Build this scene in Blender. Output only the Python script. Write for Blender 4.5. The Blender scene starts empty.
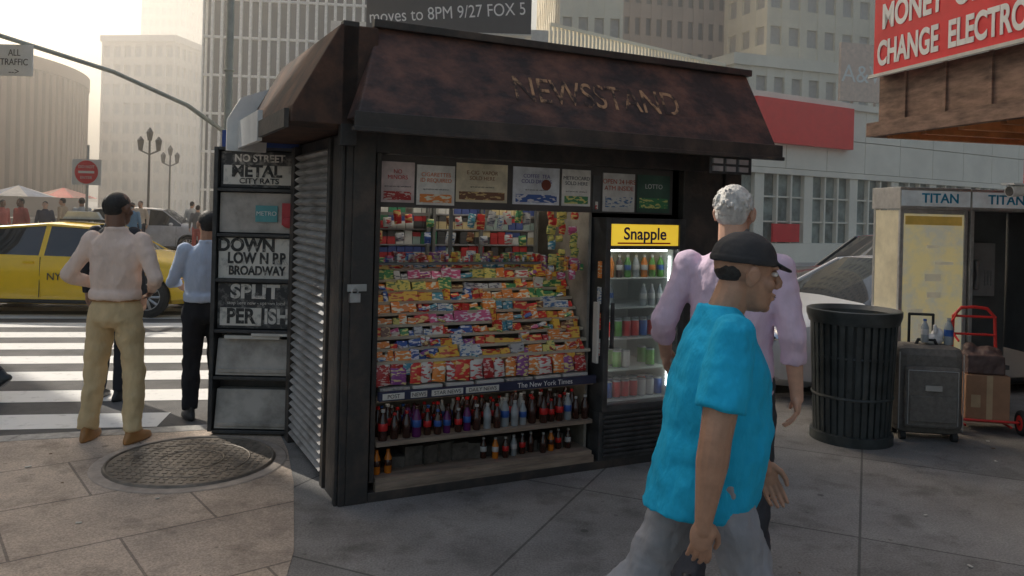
import bpy, bmesh, math, random
from mathutils import Vector, Matrix, Euler
random.seed(7)
R=math.radians
scene=bpy.context.scene
COL=scene.collection

# ------------------------------------------------------------------ helpers
def empty(name,loc=(0,0,0),rz=0,sc=1):
    o=bpy.data.objects.new(name,None); COL.objects.link(o)
    o.location=loc; o.rotation_euler=(0,0,rz); o.scale=(sc,sc,sc); o.empty_display_size=.2
    return o

def M(name,col,rough=.6,metal=0,var=.15,vs=4,bump=0,bs=60,col2=None,lo=.35,hi=.65,stretch=(1,1,1),emit=0,spec=.5,coat=0,bd=.02):
    m=bpy.data.materials.new(name); m.use_nodes=True
    nt=m.node_tree; N=nt.nodes; L=nt.links; b=N['Principled BSDF']
    tc=N.new('ShaderNodeTexCoord'); mp=N.new('ShaderNodeMapping'); mp.inputs['Scale'].default_value=stretch
    L.new(tc.outputs['Object'],mp.inputs[0])
    n=N.new('ShaderNodeTexNoise'); n.inputs['Scale'].default_value=vs; n.inputs['Detail'].default_value=6
    n.inputs['Roughness'].default_value=.65
    L.new(mp.outputs[0],n.inputs['Vector'])
    r=N.new('ShaderNodeValToRGB'); r.color_ramp.elements[0].position=lo; r.color_ramp.elements[1].position=hi
    c2=col2 if col2 else tuple(min(1,c*(1+var)) for c in col)
    c1=col if col2 else tuple(c*(1-var) for c in col)
    r.color_ramp.elements[0].color=(*c1,1); r.color_ramp.elements[1].color=(*c2,1)
    L.new(n.outputs['Fac'],r.inputs[0]); L.new(r.outputs[0],b.inputs['Base Color'])
    b.inputs['Roughness'].default_value=rough; b.inputs['Metallic'].default_value=metal
    b.inputs['Specular IOR Level'].default_value=spec
    b.inputs['Coat Weight'].default_value=coat
    if emit:
        L.new(r.outputs[0],b.inputs['Emission Color']); b.inputs['Emission Strength'].default_value=emit
    if bump:
        n2=N.new('ShaderNodeTexNoise'); n2.inputs['Scale'].default_value=bs; n2.inputs['Detail'].default_value=4
        L.new(mp.outputs[0],n2.inputs['Vector'])
        bp=N.new('ShaderNodeBump'); bp.inputs['Strength'].default_value=bump; bp.inputs['Distance'].default_value=bd
        L.new(n2.outputs['Fac'],bp.inputs['Height']); L.new(bp.outputs[0],b.inputs['Normal'])
    return m

def slab_mat(name,c1,c2,joint,bw,bh,rot,mort=.012,rough=.75,offset=0.0):
    m=bpy.data.materials.new(name); m.use_nodes=True
    nt=m.node_tree; N=nt.nodes; L=nt.links; b=N['Principled BSDF']
    tc=N.new('ShaderNodeTexCoord'); mp=N.new('ShaderNodeMapping'); mp.inputs['Rotation'].default_value=(0,0,rot)
    L.new(tc.outputs['Object'],mp.inputs[0])
    br=N.new('ShaderNodeTexBrick'); br.inputs['Scale'].default_value=1; br.offset=offset
    br.inputs['Brick Width'].default_value=bw; br.inputs['Row Height'].default_value=bh
    br.inputs['Mortar Size'].default_value=mort; br.inputs['Mortar Smooth'].default_value=.3
    br.inputs['Color1'].default_value=(*c1,1); br.inputs['Color2'].default_value=(*c2,1); br.inputs['Mortar'].default_value=(*joint,1)
    L.new(mp.outputs[0],br.inputs['Vector'])
    def mul(prev,fac_out,p0,p1,k0,k1):
        r=N.new('ShaderNodeValToRGB'); r.color_ramp.elements[0].position=p0; r.color_ramp.elements[1].position=p1
        r.color_ramp.elements[0].color=(*k0,1); r.color_ramp.elements[1].color=(*k1,1)
        L.new(fac_out,r.inputs[0])
        mx=N.new('ShaderNodeMixRGB'); mx.blend_type='MULTIPLY'; mx.inputs[0].default_value=1
        L.new(prev,mx.inputs[1]); L.new(r.outputs[0],mx.inputs[2]); return mx.outputs[0]
    def noise(s,d=6,ro=.65):
        n=N.new('ShaderNodeTexNoise'); n.inputs['Scale'].default_value=s; n.inputs['Detail'].default_value=d; n.inputs['Roughness'].default_value=ro
        L.new(tc.outputs['Object'],n.inputs['Vector']); return n.outputs['Fac']
    o=mul(br.outputs['Color'],noise(1.1,8,.7),.3,.7,(.58,.56,.54),(1.2,1.18,1.15))
    o=mul(o,noise(3.7,5,.6),.30,.48,(.62,.61,.60),(1,1,1))
    fine=noise(90,3)
    o=mul(o,fine,.35,.65,(.72,.72,.72),(1.2,1.2,1.2))
    for s_,p_,kk in ((2.6,.045,.5),(5.3,.05,.62)):
        v=N.new('ShaderNodeTexVoronoi'); v.inputs['Scale'].default_value=s_
        L.new(tc.outputs['Object'],v.inputs['Vector'])
        o=mul(o,v.outputs['Distance'],p_,p_+.025,(kk,kk,kk),(1,1,1))
    L.new(o,b.inputs['Base Color'])
    b.inputs['Roughness'].default_value=rough
    bp=N.new('ShaderNodeBump'); bp.inputs['Strength'].default_value=.35; bp.inputs['Distance'].default_value=.01
    L.new(fine,bp.inputs['Height']); L.new(bp.outputs[0],b.inputs['Normal'])
    return m

def glass_mat(name,tint=(.03,.035,.04),rough=.08):
    return M(name,tint,rough=rough,var=.3,vs=.6,spec=.9)
def clear_glass(name,mixf=.85):
    m=bpy.data.materials.new(name); m.use_nodes=True
    nt=m.node_tree;N=nt.nodes;L=nt.links
    N.remove(N['Principled BSDF'])
    t=N.new('ShaderNodeBsdfTransparent'); g=N.new('ShaderNodeBsdfGlossy'); g.inputs['Roughness'].default_value=.06
    mx=N.new('ShaderNodeMixShader'); mx.inputs[0].default_value=1-mixf
    L.new(t.outputs[0],mx.inputs[1]); L.new(g.outputs[0],mx.inputs[2]); L.new(mx.outputs[0],N['Material Output'].inputs[0])
    return m

class MB:
    def __init__(s): s.v=[]; s.f=[]; s.m=[]
    def add(s,vs,fs,m=0,mat=None):
        o=len(s.v)
        for p in vs:
            p=Vector(p)
            if mat is not None: p=mat@p
            s.v.append(tuple(p))
        for f in fs: s.f.append([i+o for i in f]); s.m.append(m)
    def box(s,x0,x1,y0,y1,z0,z1,m=0,mat=None):
        s.add([(x0,y0,z0),(x1,y0,z0),(x1,y1,z0),(x0,y1,z0),(x0,y0,z1),(x1,y0,z1),(x1,y1,z1),(x0,y1,z1)],
          [(0,3,2,1),(4,5,6,7),(0,1,5,4),(1,2,6,5),(2,3,7,6),(3,0,4,7)],m,mat)
    def poly_prism(s,pts,y0,y1,m=0,mat=None):
        n=len(pts)
        vs=[(x,y0,z) for x,z in pts]+[(x,y1,z) for x,z in pts]
        fs=[tuple(range(n)),tuple(range(2*n-1,n-1,-1))]+[((i+1)%n,i,n+i,n+(i+1)%n) for i in range(n)]
        s.add(vs,fs,m,mat)
    def flat(s,pts,z0,z1,m=0):
        n=len(pts)
        vs=[(x,y,z0) for x,y in pts]+[(x,y,z1) for x,y in pts]
        fs=[tuple(range(n-1,-1,-1)),tuple(range(n,2*n))]+[(i,(i+1)%n,n+(i+1)%n,n+i) for i in range(n)]
        s.add(vs,fs,m)
    def cone(s,p0,p1,r0,r1,n=12,m=0,mat=None):
        p0=Vector(p0);p1=Vector(p1);d=p1-p0
        if d.length<1e-6:return
        q=d.to_track_quat('Z','Y').to_matrix()
        vs=[]
        for p,r in((p0,r0),(p1,r1)):
            for i in range(n):
                a=2*math.pi*i/n; vs.append(p+q@Vector((r*math.cos(a),r*math.sin(a),0)))
        fs=[(i,(i+1)%n,n+(i+1)%n,n+i) for i in range(n)]+[tuple(range(n-1,-1,-1)),tuple(range(n,2*n))]
        s.add(vs,fs,m,mat)
    def ell(s,c,r,m=0,mat=None,rot=None,n=16,k=10,hemi=False):
        c=Vector(c); vs=[];fs=[]
        if isinstance(r,(int,float)): r=(r,r,r)
        Q=rot.to_matrix() if rot else Matrix.Identity(3)
        def P(x,y,z):
            if hemi and z<0: z=0
            return c+Q@Vector((x*r[0],y*r[1],z*r[2]))
        vs.append(P(0,0,1))
        for j in range(1,k):
            t=math.pi*j/k
            if hemi: t=math.pi/2*j/(k-1)
            for i in range(n):
                a=2*math.pi*i/n; vs.append(P(math.sin(t)*math.cos(a),math.sin(t)*math.sin(a),math.cos(t)))
        vs.append(P(0,0,0 if hemi else -1))
        for i in range(n): fs.append((0,1+i,1+(i+1)%n))
        for j in range(k-2):
            for i in range(n):
                a=1+j*n+i;b=1+j*n+(i+1)%n; fs.append((a,a+n,b+n,b))
        l=len(vs)-1
        for i in range(n): fs.append((l,l-n+(i+1)%n,l-n+i))
        s.add(vs,fs,m,mat)
    def chain(s,pts,rs,ends=(1,1),m=0,mat=None,n=14):
        for i in range(len(pts)-1): s.cone(pts[i],pts[i+1],rs[i],rs[i+1],n,m,mat)
        for i,p in enumerate(pts):
            if (i==0 and not ends[0]) or (i==len(pts)-1 and not ends[1]): continue
            s.ell(p,rs[i],m,mat,n=n,k=8)
    def rings(s,rs,m=0,mat=None,n=24,sq=1.0):
        vs=[];fs=[]
        for c,rx,ry in rs:
            for i in range(n):
                a=2*math.pi*i/n
                ca,sa=math.cos(a),math.sin(a)
                ca=math.copysign(abs(ca)**sq,ca); sa=math.copysign(abs(sa)**sq,sa)
                vs.append((c[0]+rx*ca,c[1]+ry*sa,c[2]))
        for j in range(len(rs)-1):
            for i in range(n):
                a=j*n+i;b=j*n+(i+1)%n; fs.append((a,b,b+n,a+n))
        fs.append(tuple(range(n-1,-1,-1))); l=(len(rs)-1)*n; fs.append(tuple(range(l,l+n)))
        s.add(vs,fs,m,mat)
    def lathe(s,prof,n=16,m=0,c=(0,0,0),ms=None,mat=None):
        vs=[]
        for r,z in prof:
            for i in range(n):
                a=2*math.pi*i/n; vs.append((c[0]+r*math.cos(a),c[1]+r*math.sin(a),c[2]+z))
        base=len(s.v)
        s.add(vs,[],0,mat)
        for j in range(len(prof)-1):
            for i in range(n):
                s.f.append([base+j*n+i,base+j*n+(i+1)%n,base+j*n+n+(i+1)%n,base+j*n+n+i]); s.m.append(ms[j] if ms else m)
    def torus(s,c,R0,r,axis='Z',n=24,k=8,m=0,mat=None):
        vs=[];fs=[]
        for i in range(n):
            a=2*math.pi*i/n
            for j in range(k):
                b=2*math.pi*j/k; rr=R0+r*math.cos(b); x,y,z=rr*math.cos(a),rr*math.sin(a),r*math.sin(b)
                if axis=='Y': x,y,z=x,-z,y
                if axis=='X': x,y,z=z,x,y
                vs.append((c[0]+x,c[1]+y,c[2]+z))
        for i in range(n):
            for j in range(k):
                fs.append((i*k+j,((i+1)%n)*k+j,((i+1)%n)*k+(j+1)%k,i*k+(j+1)%k))
        s.add(vs,fs,m,mat)
    def obj(s,name,mats,parent=None,smooth=False,loc=(0,0,0),rot=(0,0,0),bevel=0,ang=35):
        me=bpy.data.meshes.new(name); me.from_pydata(s.v,[],s.f)
        for mt in mats: me.materials.append(mt)
        me.polygons.foreach_set('material_index',s.m)
        if smooth:
            me.polygons.foreach_set('use_smooth',[True]*len(s.f)); me.set_sharp_from_angle(angle=R(ang))
        me.update()
        o=bpy.data.objects.new(name,me); COL.objects.link(o); o.location=loc; o.rotation_euler=rot
        if parent: o.parent=parent
        if bevel:
            b=o.modifiers.new('b','BEVEL'); b.width=bevel; b.segments=2; b.limit_method='ANGLE'
        return o

def box(name,par,x0,x1,y0,y1,z0,z1,mat,bevel=0,loc=(0,0,0),rot=(0,0,0)):
    b=MB(); b.box(x0,x1,y0,y1,z0,z1); return b.obj(name,[mat],par,bevel=bevel,loc=loc,rot=rot)

def text(name,body,size,par,loc,mat,rot=(R(90),0,0),sx=1,ext=.002,align='CENTER',bold=0):
    c=bpy.data.curves.new(name,'FONT'); c.body=body; c.size=size; c.extrude=ext; c.align_x=align; c.align_y='CENTER'; c.offset=bold
    c.materials.append(mat)
    o=bpy.data.objects.new(name,c); COL.objects.link(o); o.location=loc; o.rotation_euler=rot; o.scale=(sx,1,1)
    if par: o.parent=par
    return o

def blob(name,mb,mat,par,voxel,it=3,disp=0,dsize=.12):
    o=mb.obj(name,[mat],par,smooth=True)
    m=o.modifiers.new('r','REMESH'); m.mode='VOXEL'; m.voxel_size=voxel; m.use_smooth_shade=True
    s=o.modifiers.new('s','SMOOTH'); s.factor=.5; s.iterations=it
    if disp:
        t=bpy.data.textures.new(name+'_folds','CLOUDS'); t.noise_scale=dsize; t.noise_depth=2
        d=o.modifiers.new('d','DISPLACE'); d.texture=t; d.strength=disp; d.mid_level=.5
    return o

# ------------------------------------------------------------------ materials
blk=M('black_paint',(.042,.040,.039),rough=.45,col2=(.125,.095,.075),vs=5,lo=.45,hi=.8,bump=.2,bs=30)
blk2=M('black_metal',(.055,.055,.056),rough=.4,var=.4,vs=9)
rustblk=M('rusty_black_paint',(.048,.036,.036),rough=.6,col2=(.27,.125,.085),vs=4.2,lo=.42,hi=.80,bump=.4,bs=18,stretch=(1,1,1.6))
awn=M('awning_black_paint',(.050,.042,.040),rough=.85,col2=(.15,.085,.06),vs=4,spec=.2,bump=.3,bs=18)
alum=M('aluminium',(.5,.5,.5),rough=.35,metal=.6,var=.15,vs=12)
white=M('white_paint',(.80,.80,.78),rough=.5,var=.06)
offwhite=M('off_white',(.62,.60,.55),rough=.6,var=.12)
red=M('red_sign_paint',(.72,.025,.035),rough=.45,var=.12,vs=2)
dark=M('dark_interior',(.03,.03,.03),rough=.8)
rubber=M('rubber',(.03,.03,.03),rough=.8)
chrome=M('chrome',(.6,.6,.62),rough=.15,metal=1,var=.05)
wglass=glass_mat('window_glass',(.10,.11,.12))
carglass=glass_mat('car_glass',(.02,.025,.03),rough=.03)
asphalt=M('asphalt',(.12,.115,.11),rough=.8,var=.3,vs=1.2,bump=.6,bs=120)
paintw=M('road_paint',(.80,.78,.74),rough=.7,col2=(.42,.40,.37),vs=9,lo=.55,hi=.85,bump=.2,bs=100)

# ------------------------------------------------------------------ ground
g=MB(); g.add([(-900,-200,0),(900,-200,0),(900,1800,0),(-900,1800,0)],[(0,1,2,3)])
g.obj('road',[asphalt],None,loc=(0,0,-.12))
def kerbY(x): return 5.65+.33*(x+3.6)
side_c=slab_mat('sidewalk_concrete',(.30,.292,.285),(.25,.245,.24),(.12,.118,.115),1.55,1.55,R(24),mort=.008)
k=MB(); k.flat([(-12,-12),(14,-12),(14,kerbY(14)-.16),(-12,kerbY(-12)-.16)],-.3,0)
k.obj('sidewalk',[side_c])
kst=M('granite_kerb',(.38,.36,.33),rough=.7,var=.25,vs=14,bump=.3)
k=MB()
dx=Vector((1,.33)).normalized()
x=-12.0
while x<14:
    x2=min(14,x+1.8*dx.x)-.006
    k.flat([(x,kerbY(x)-.158),(x2,kerbY(x2)-.158),(x2,kerbY(x2)),(x,kerbY(x))],-.3,.004); x=x2+.006
k.obj('kerb',[kst])
slabs=slab_mat('granite_paving',(.62,.51,.415),(.50,.42,.355),(.27,.225,.19),.95,.72,R(-38),mort=.008,offset=.5)
k=MB(); k.flat([(-12,-3),(-.62,1.2),(-1.02,3.9),(-1.28,4.85),(-1.5,5.5),(-1.75,kerbY(-1.75)-.17),(-12,kerbY(-12)-.17)],-.01,.004)
k.obj('stone_paving',[slabs])
far_c=M('far_pavement_concrete',(.45,.42,.38),rough=.8,var=.15,vs=.5)
k=MB(); k.flat([(-60,20.5),(-9.5,23),(-22,60),(-60,80)],-.2,.0)
k.flat([(-6,22),(40,41),(40,70),(-60,130),(-20,60)],-.2,.001)
k.obj('pavement',[far_c])
k=MB(); ca=R(10)
for i in range(9):
    y=6.35+i*.92
    mt=Matrix.Translation((-3.2,y,-.116))@Matrix.Rotation(ca,4,'Z')
    x1=1.9 if i>0 else .4
    k.add([(-5.5,0,0),(x1,0,0),(x1,.46,0),(-5.5,.46,0)],[(0,1,2,3)],0,mt)
k.obj('crosswalk_markings',[paintw])
mh=empty('manhole_cover',(-2.04,5.20,.006))
pat=M('cast_iron',(.28,.235,.19),rough=.5,metal=.2,col2=(.15,.125,.10),vs=7)
conc=M('concrete_collar',(.42,.355,.30),rough=.8,var=.2,vs=8)
k=MB(); k.lathe([(0.001,.004),(.59,.004),(.60,0)],40); k.obj('collar',[conc],mh)
k=MB(); k.lathe([(0.001,.012),(.52,.012),(.525,.005)],48)
k.torus((0,0,.012),.51,.010,n=48); k.torus((0,0,.012),.36,.006,n=40); k.torus((0,0,.012),.2,.006,n=32)
for i in range(-9,10):
    for j in range(-9,10):
        x,y=i*.055,j*.055
        if x*x+y*y<.48**2: k.box(x-.014,x+.014,y-.014,y+.014,.01,.016)
k.obj('cover',[pat],mh)
# bits of litter
b=MB()
for i in range(46):
    x=random.uniform(-3.5,5); y=random.uniform(2.2,6.2)
    if -1.6<x<1.9 and y>4.1: continue
    T=Matrix.Translation((x,y,.007))@Matrix.Rotation(random.uniform(0,6),4,'Z'); s=random.uniform(.006,.018)
    b.box(-s,s,-s*.5,s*.5,0,.004,i%2,T)
b.obj('litter',[offwhite,M('brown_leaf',(.18,.11,.06))])

# ------------------------------------------------------------------ newsstand kiosk
KZ=R(27); ks=empty('newsstand_kiosk',(-.897,4.5,0),KZ)
W_,D_=2.87,1.45
b=MB()
b.box(0,.13,0,.12,0,2.13)
b.box(.145,.175,.03,.1,.1,2.0)
b.box(2.72,W_,0,.12,0,2.13)
b.box(2.36,2.71,.02,.08,.02,2.1)
b.box(.131,2.719,.01,.12,2.0,2.13)
b.box(-.04,-.001,0,.3,0.0,2.1)
b.box(-.06,-.041,.02,.06,.0,2.1)
b.box(-.05,-.001,.34,.4,.0,2.1)
b.box(-.05,-.001,1.34,D_,0,2.1)
b.box(.0,W_,D_-.05,D_+.001,0,2.13)
b.box(W_-.05,W_-.002,.13,D_-.06,0,2.12)
b.box(.0,.03,.13,D_-.06,0,2.12)
b.box(.14,W_-.06,.13,D_-.06,2.03,2.07)
b.box(.131,2.71,.0,.13,0,.055)
b.obj('frame',[blk],ks,bevel=.004)
sh=M('galvanised_shutter',(.46,.45,.44),rough=.5,metal=.1,col2=(.15,.13,.115),vs=5,lo=.42,hi=.8)
b=MB(); n=38
pr=[]
for i in range(n):
    z=.05+i*2.0/n; pr+=[(-.012,z),(-.035,z+.012),(-.05,z+.026),(-.035,z+.04)]
pr=pr+[(-.002,2.05),(-.002,.05)]
b.poly_prism(pr,.42,1.33)
b.obj('roller_shutter',[sh],ks)
b=MB(); b.box(-.01,.05,-.03,-.004,1.15,1.20); b.torus((.02,-.018,1.21),.018,.005,'Y',n=16,k=6); b.box(-.02,.09,-.012,-.001,1.21,1.25)
b.obj('padlock',[alum],ks)
b=MB()
def hexa(bm,lo,hi,m=0):
    vs=lo+hi; bm.add(vs,[(3,2,1,0),(4,5,6,7),(0,1,5,4),(1,2,6,5),(2,3,7,6),(3,0,4,7)],m)
hexa(b,[(-.08,-.33,2.16),(2.88,-.33,2.16),(2.88,D_+.1,2.16),(-.08,D_+.1,2.16)],
       [(.10,-.06,2.70),(2.83,-.06,2.70),(2.83,D_,2.70),(.10,D_,2.70)])
b.obj('roof_fascia',[rustblk],ks,bevel=.01)
b=MB()
b.box(-.10,2.90,-.36,-.335,2.10,2.185); b.box(-.11,2.91,-.37,-.33,2.08,2.105)
b.box(.07,2.85,-.10,-.05,2.69,2.735)
b.box(.0,2.86,-.33,.0,2.135,2.158)
b.obj('roof_gutter',[blk],ks,bevel=.004)
b=MB()
pr=[(-.38,2.13),(-.37,2.22),(-.12,2.68),(.09,2.68),(.09,2.13)]
b.poly_prism(pr,-.12,D_+.05)
b.obj('side_awning',[awn],ks,bevel=.008)
b=MB(); b.poly_prism([(-.49,2.06),(-.49,2.28),(-.40,2.44),(-.20,2.52),(-.22,2.06)],D_+.052,D_+.085)
b.poly_prism([(-.415,2.08),(-.415,2.27),(-.385,2.27),(-.385,2.08)],.70,D_+.05); b.box(-.41,-.385,-.1,.695,2.10,2.2,1)
b.obj('awning_trim',[M('pale_metal_trim',(.80,.79,.76),rough=.4,var=.1),blk],ks)
b=MB(); b.box(-.11,-.02,-.12,-.06,2.02,2.7); b.obj('corner_post',[blk],ks,bevel=.004)
wl=M('worn_lettering',(.060,.042,.038),rough=.7,col2=(.55,.33,.18),vs=8,lo=.46,hi=.56)
tl=math.atan2(.27,.54)
text('worn_sign_letters','NEWSSTAND',.25,ks,(1.50,-.2105,2.405),wl,rot=(R(90)-tl,0,0),sx=.82,ext=.0006)
b=MB()
for j in range(2):
    for i in range(3): b.box(2.30+i*.11,2.38+i*.11,-.35,-.337,1.985+j*.05,2.018+j*.05)
b.box(2.28,2.64,-.336,-.33,1.97,2.085,1)
b.obj('roof_vent',[alum,blk2],ks)

intm=M('kiosk_interior',(.30,.27,.23),rough=.8,var=.3)
wood=M('worn_wood',(.27,.21,.16),rough=.75,var=.4,vs=6,stretch=(.4,4,4))
b=MB()
b.box(.14,1.66,.85,.88,.05,2.02)
b.box(1.655,1.675,.13,.9,.05,2.02)
b.box(.13,.145,.13,.85,.05,2.02)
b.obj('back_wall',[intm],ks)
b=MB()
b.box(.18,1.65,.02,.75,.10,.125); b.box(.18,1.65,.02,.75,.305,.33); b.box(.18,1.65,.02,.60,.56,.585)
b.box(.176,1.654,.0,.05,.055,.10)
b.obj('shelves',[wood],ks)
palette=[((.68,.05,.04),(.80,.55,.2)),((.82,.50,.08),(.6,.1,.05)),((.06,.13,.38),(.7,.7,.75)),((.72,.70,.64),(.6,.08,.08)),
((.08,.28,.12),(.75,.7,.25)),((.20,.09,.05),(.65,.45,.2)),((.82,.27,.06),(.8,.75,.6)),((.62,.12,.26),(.8,.7,.75)),
((.1,.32,.42),(.75,.75,.7)),((.28,.08,.28),(.75,.65,.3)),((.72,.62,.18),(.15,.25,.1)),((.5,.5,.5),(.15,.15,.2)),((.68,.68,.65),(.1,.2,.4)),((.42,.03,.03),(.65,.5,.45))]
def wrap_mat(i,c1,c2):
    m=bpy.data.materials.new('wrapper_%02d'%i); m.use_nodes=True
    nt=m.node_tree;N=nt.nodes;L=nt.links;bs=N['Principled BSDF']
    tc=N.new('ShaderNodeTexCoord'); mp=N.new('ShaderNodeMapping'); mp.inputs['Scale'].default_value=(.8,.8,2.4)
    L.new(tc.outputs['Object'],mp.inputs[0])
    n=N.new('ShaderNodeTexNoise'); n.inputs['Scale'].default_value=26+i*1.5; n.inputs['Detail'].default_value=1
    L.new(mp.outputs[0],n.inputs['Vector'])
    r=N.new('ShaderNodeValToRGB')
    r.color_ramp.elements[0].position=.54; r.color_ramp.elements[1].position=.58
    r.color_ramp.elements[0].color=(*c1,1); r.color_ramp.elements[1].color=(*c2,1)
    L.new(n.outputs['Fac'],r.inputs[0]); L.new(r.outputs[0],bs.inputs['Base Color']); bs.inputs['Roughness'].default_value=.3
    return m
WR=[wrap_mat(i,*p) for i,p in enumerate(palette)]
NW=len(WR)
b=MB(); st=MB()
for row in range(9):
    z=.79+row*.064; y=.07+row*.049
    st.box(.18,1.65,y-.004,y+.046,z-.02,z-.002)
    x=.19; run=0
    while x<1.60:
        if run<=0:
            w=random.uniform(.022,.10); m=random.choice([0,0,0,1,1,6,3,6,6,4,5,6,7,0,10,1,12,11,13,8,2,3,9]); run=random.choice([1,1,1,2,3]); hh=random.uniform(.035,.068)
        run-=1
        x2=min(x+w,1.64)
        T=Matrix.Translation((x,y+random.uniform(-.008,.004),z))@Matrix.Rotation(R(-random.uniform(2,38)),4,'X')@Matrix.Rotation(R(random.uniform(-12,12)),4,'Z')@Matrix.Rotation(R(random.uniform(-7,7)),4,'Y')
        b.box(0,x2-x-.002,0.004,.045,0,hh+random.uniform(-.016,.016),m,T)
        if random.random()<.25:
            T2=Matrix.Translation((x,y-.012,z+random.uniform(.0,.02)))@Matrix.Rotation(R(-60),4,'X')@Matrix.Rotation(R(random.uniform(-30,30)),4,'Z')
            b.box(0,.05,0,.006,0,.03,random.randrange(NW),T2)
        x=x2+.001
b.obj('candy_display',WR,ks); st.obj('candy_steps',[M('display_rail',(.5,.44,.34),rough=.5)],ks)
def bag(mb,x,y,z,w,h,m,tilt=0):
    T=Matrix.Translation((x,y,z))@Matrix.Rotation(R(tilt),4,'X')@Matrix.Rotation(R(random.uniform(-10,10)),4,'Y')
    mb.rings([((0,0,0),w*.5,.003),((0,0,h*.12),w*.5,.010),((0,0,h*.5),w*.48,.026),((0,0,h*.88),w*.5,.010),((0,0,h),w*.5,.003)],m,T,n=16,sq=.7)
b=MB()
x=.22
while x<1.62:
    w=random.uniform(.06,.1); bag(b,x,.04+random.uniform(0,.02),.650,w,random.uniform(.10,.14),random.choice([0,13,0,5,0,9,6,3,13,13,0,2]),-14)
    x+=w+.002
x=.24
while x<1.62:
    w=random.uniform(.06,.1); bag(b,x,.08,.70,w,.12,random.choice([0,1,13,5,6,3,0,8]),-10)
    x+=w+.002
b.obj('snack_bags',WR,ks,smooth=True)
navy=M('navy_strip',(.025,.03,.07),rough=.5)
b=MB(); b.box(.18,1.65,-.012,.018,.575,.625); b.obj('newspaper_rail',[navy],ks)
b=MB()
for x,w in((.2,.13),(.37,.1),(.5,.2),(.72,.22)): b.box(x,x+w,-.018,-.0125,.583,.618,0)
b.obj('newspaper_labels',[offwhite],ks)
for x,t in((.265,'POST'),(.42,'NEWS'),(.60,'STAR NEWS'),(.83,'DAILY NEWS')): text('rail_label',t,.032,ks,(x,-.0195,.600),blk,ext=.0005)
text('rail_label','The New York Times',.045,ks,(1.27,-.0135,.600),white,ext=.0005)
b=MB()
for i in range(7):
    x=.2+i*.205
    for j in range(3): b.box(x+random.uniform(-.006,.006),x+.18,.03,.32,.587+j*.018,.603+j*.018,random.choice([0,1]))
b.obj('newspaper_stacks',[offwhite,M('newsprint',(.4,.38,.35),var=.4,vs=60)],ks)
cola=M('cola',(.05,.018,.012),rough=.1,spec=.8); redl=M('red_label',(.55,.02,.02),rough=.35); bluel=M('blue_label',(.03,.10,.35),rough=.35)
whitel=M('white_label',(.5,.5,.5),rough=.35); orange=M('orange_drink',(.65,.20,.02),rough=.2); clear=M('clear_plastic',(.32,.35,.37),rough=.12); green=M('green_drink',(.1,.3,.05),rough=.2)
purple=M('purple_drink',(.12,.02,.12),rough=.2)
BM=[cola,redl,bluel,whitel,orange,clear,green,purple]
def bottle(mb,x,y,z,h,body,label,cap):
    s=h/.23
    prof=[(0.001,0),(.028,0),(.032,.01),(.032,.075),(.033,.076),(.033,.13),(.032,.131),(.031,.15),(.016,.195),(.0125,.205),(.0125,.21),(.0145,.211),(.0145,.23),(.001,.231)]
    ms=[body,body,body,body,label,label,body,body,body,body,cap,cap,cap]
    mb.lathe([(r*s*1.15,zz*s) for r,zz in prof],12,0,(x,y,z),ms)
b=MB()
for row in range(3):
    x=.23
    while x<1.62:
        body,label,cap=random.choice([(0,1,1),(0,0,1),(0,2,2),(0,0,0),(0,0,1),(0,1,3),(7,2,0),(5,2,3)])
        if x>.8: body,label,cap=random.choice([(0,1,1),(0,0,3),(5,5,3),(5,2,3),(0,1,0),(0,0,1)])
        bottle(b,x,.07+row*.1+random.uniform(-.01,.015),.331,random.uniform(.14,.185),body,label,cap); x+=.062+random.choice([0,0,0,.012])
for x in (.21,.28): bottle(b,x,.1,.126,.14,4,0,4)
for i in range(10):
    x=.92+i*.068; body=random.choice([0,4,0,0,5]); bottle(b,x,.12+random.uniform(-.02,.03),.126,.13,body,random.choice([0,3,1]),3)
b.obj('drink_bottles',BM,ks,smooth=True,ang=50)
b=MB()
for i in range(12):
    T=Matrix.Translation((.36+i*.1,.22,.127))@Matrix.Rotation(R(random.uniform(-20,20)),4,'Z')
    b.box(-.05,.06,-.06,.1,0,random.uniform(.04,.12),0,T)
b.obj('stock_bundles',[M('dark_bundles',(.09,.08,.07),var=.5,vs=14)],ks)
flatc=[M('pack_%d'%i,c,rough=.35,var=.1,vs=20) for i,c in enumerate([(.60,.59,.55),(.48,.05,.05),(.06,.22,.12),(.07,.10,.26),(.55,.45,.25),(.08,.08,.08),(.30,.38,.35)])]
b=MB(); s2=MB()
for row in range(5):
    z=1.36+row*.1
    s2.box(.18,1.45,.47,.60,z-.012,z-.004)
    x=.2; c1=0;c2=1;run=0
    while x<1.43:
        if run<=0: c1=random.choice([0,0,5,4,2,3,5,6,1]); c2=random.choice([0,1,2,3,5,5,6,4]); run=random.choice([1,2,2,3,4])
        run-=1
        if random.random()<.12: x+=.05; continue
        h=random.uniform(-.012,.003)
        b.box(x,x+.052,.475,.5,z-.003,z+.045,c1); b.box(x,x+.052,.474,.5,z+.0455,z+.083+h,c2); x+=.057
b.obj('cigarette_packs',flatc,ks); s2.obj('upper_shelves',[M('shelf_grey',(.3,.3,.3))],ks)
b=MB()
for x in (.18,.62,.66,1.0,1.42): b.box(x,x+.018,.44,.47,1.36,1.98)
b.box(.18,1.45,.435,.465,1.345,1.36); b.box(.18,.62,.42,.434,1.64,1.66)
b.box(.66,.68,.16,.18,1.33,1.74); b.box(.18,.66,.16,.18,1.70,1.72); b.box(.18,1.3,.14,.2,1.345,1.36)
b.obj('display_uprights',[M('display_frames',(.16,.16,.15),rough=.4)],ks)
b=MB()
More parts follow.
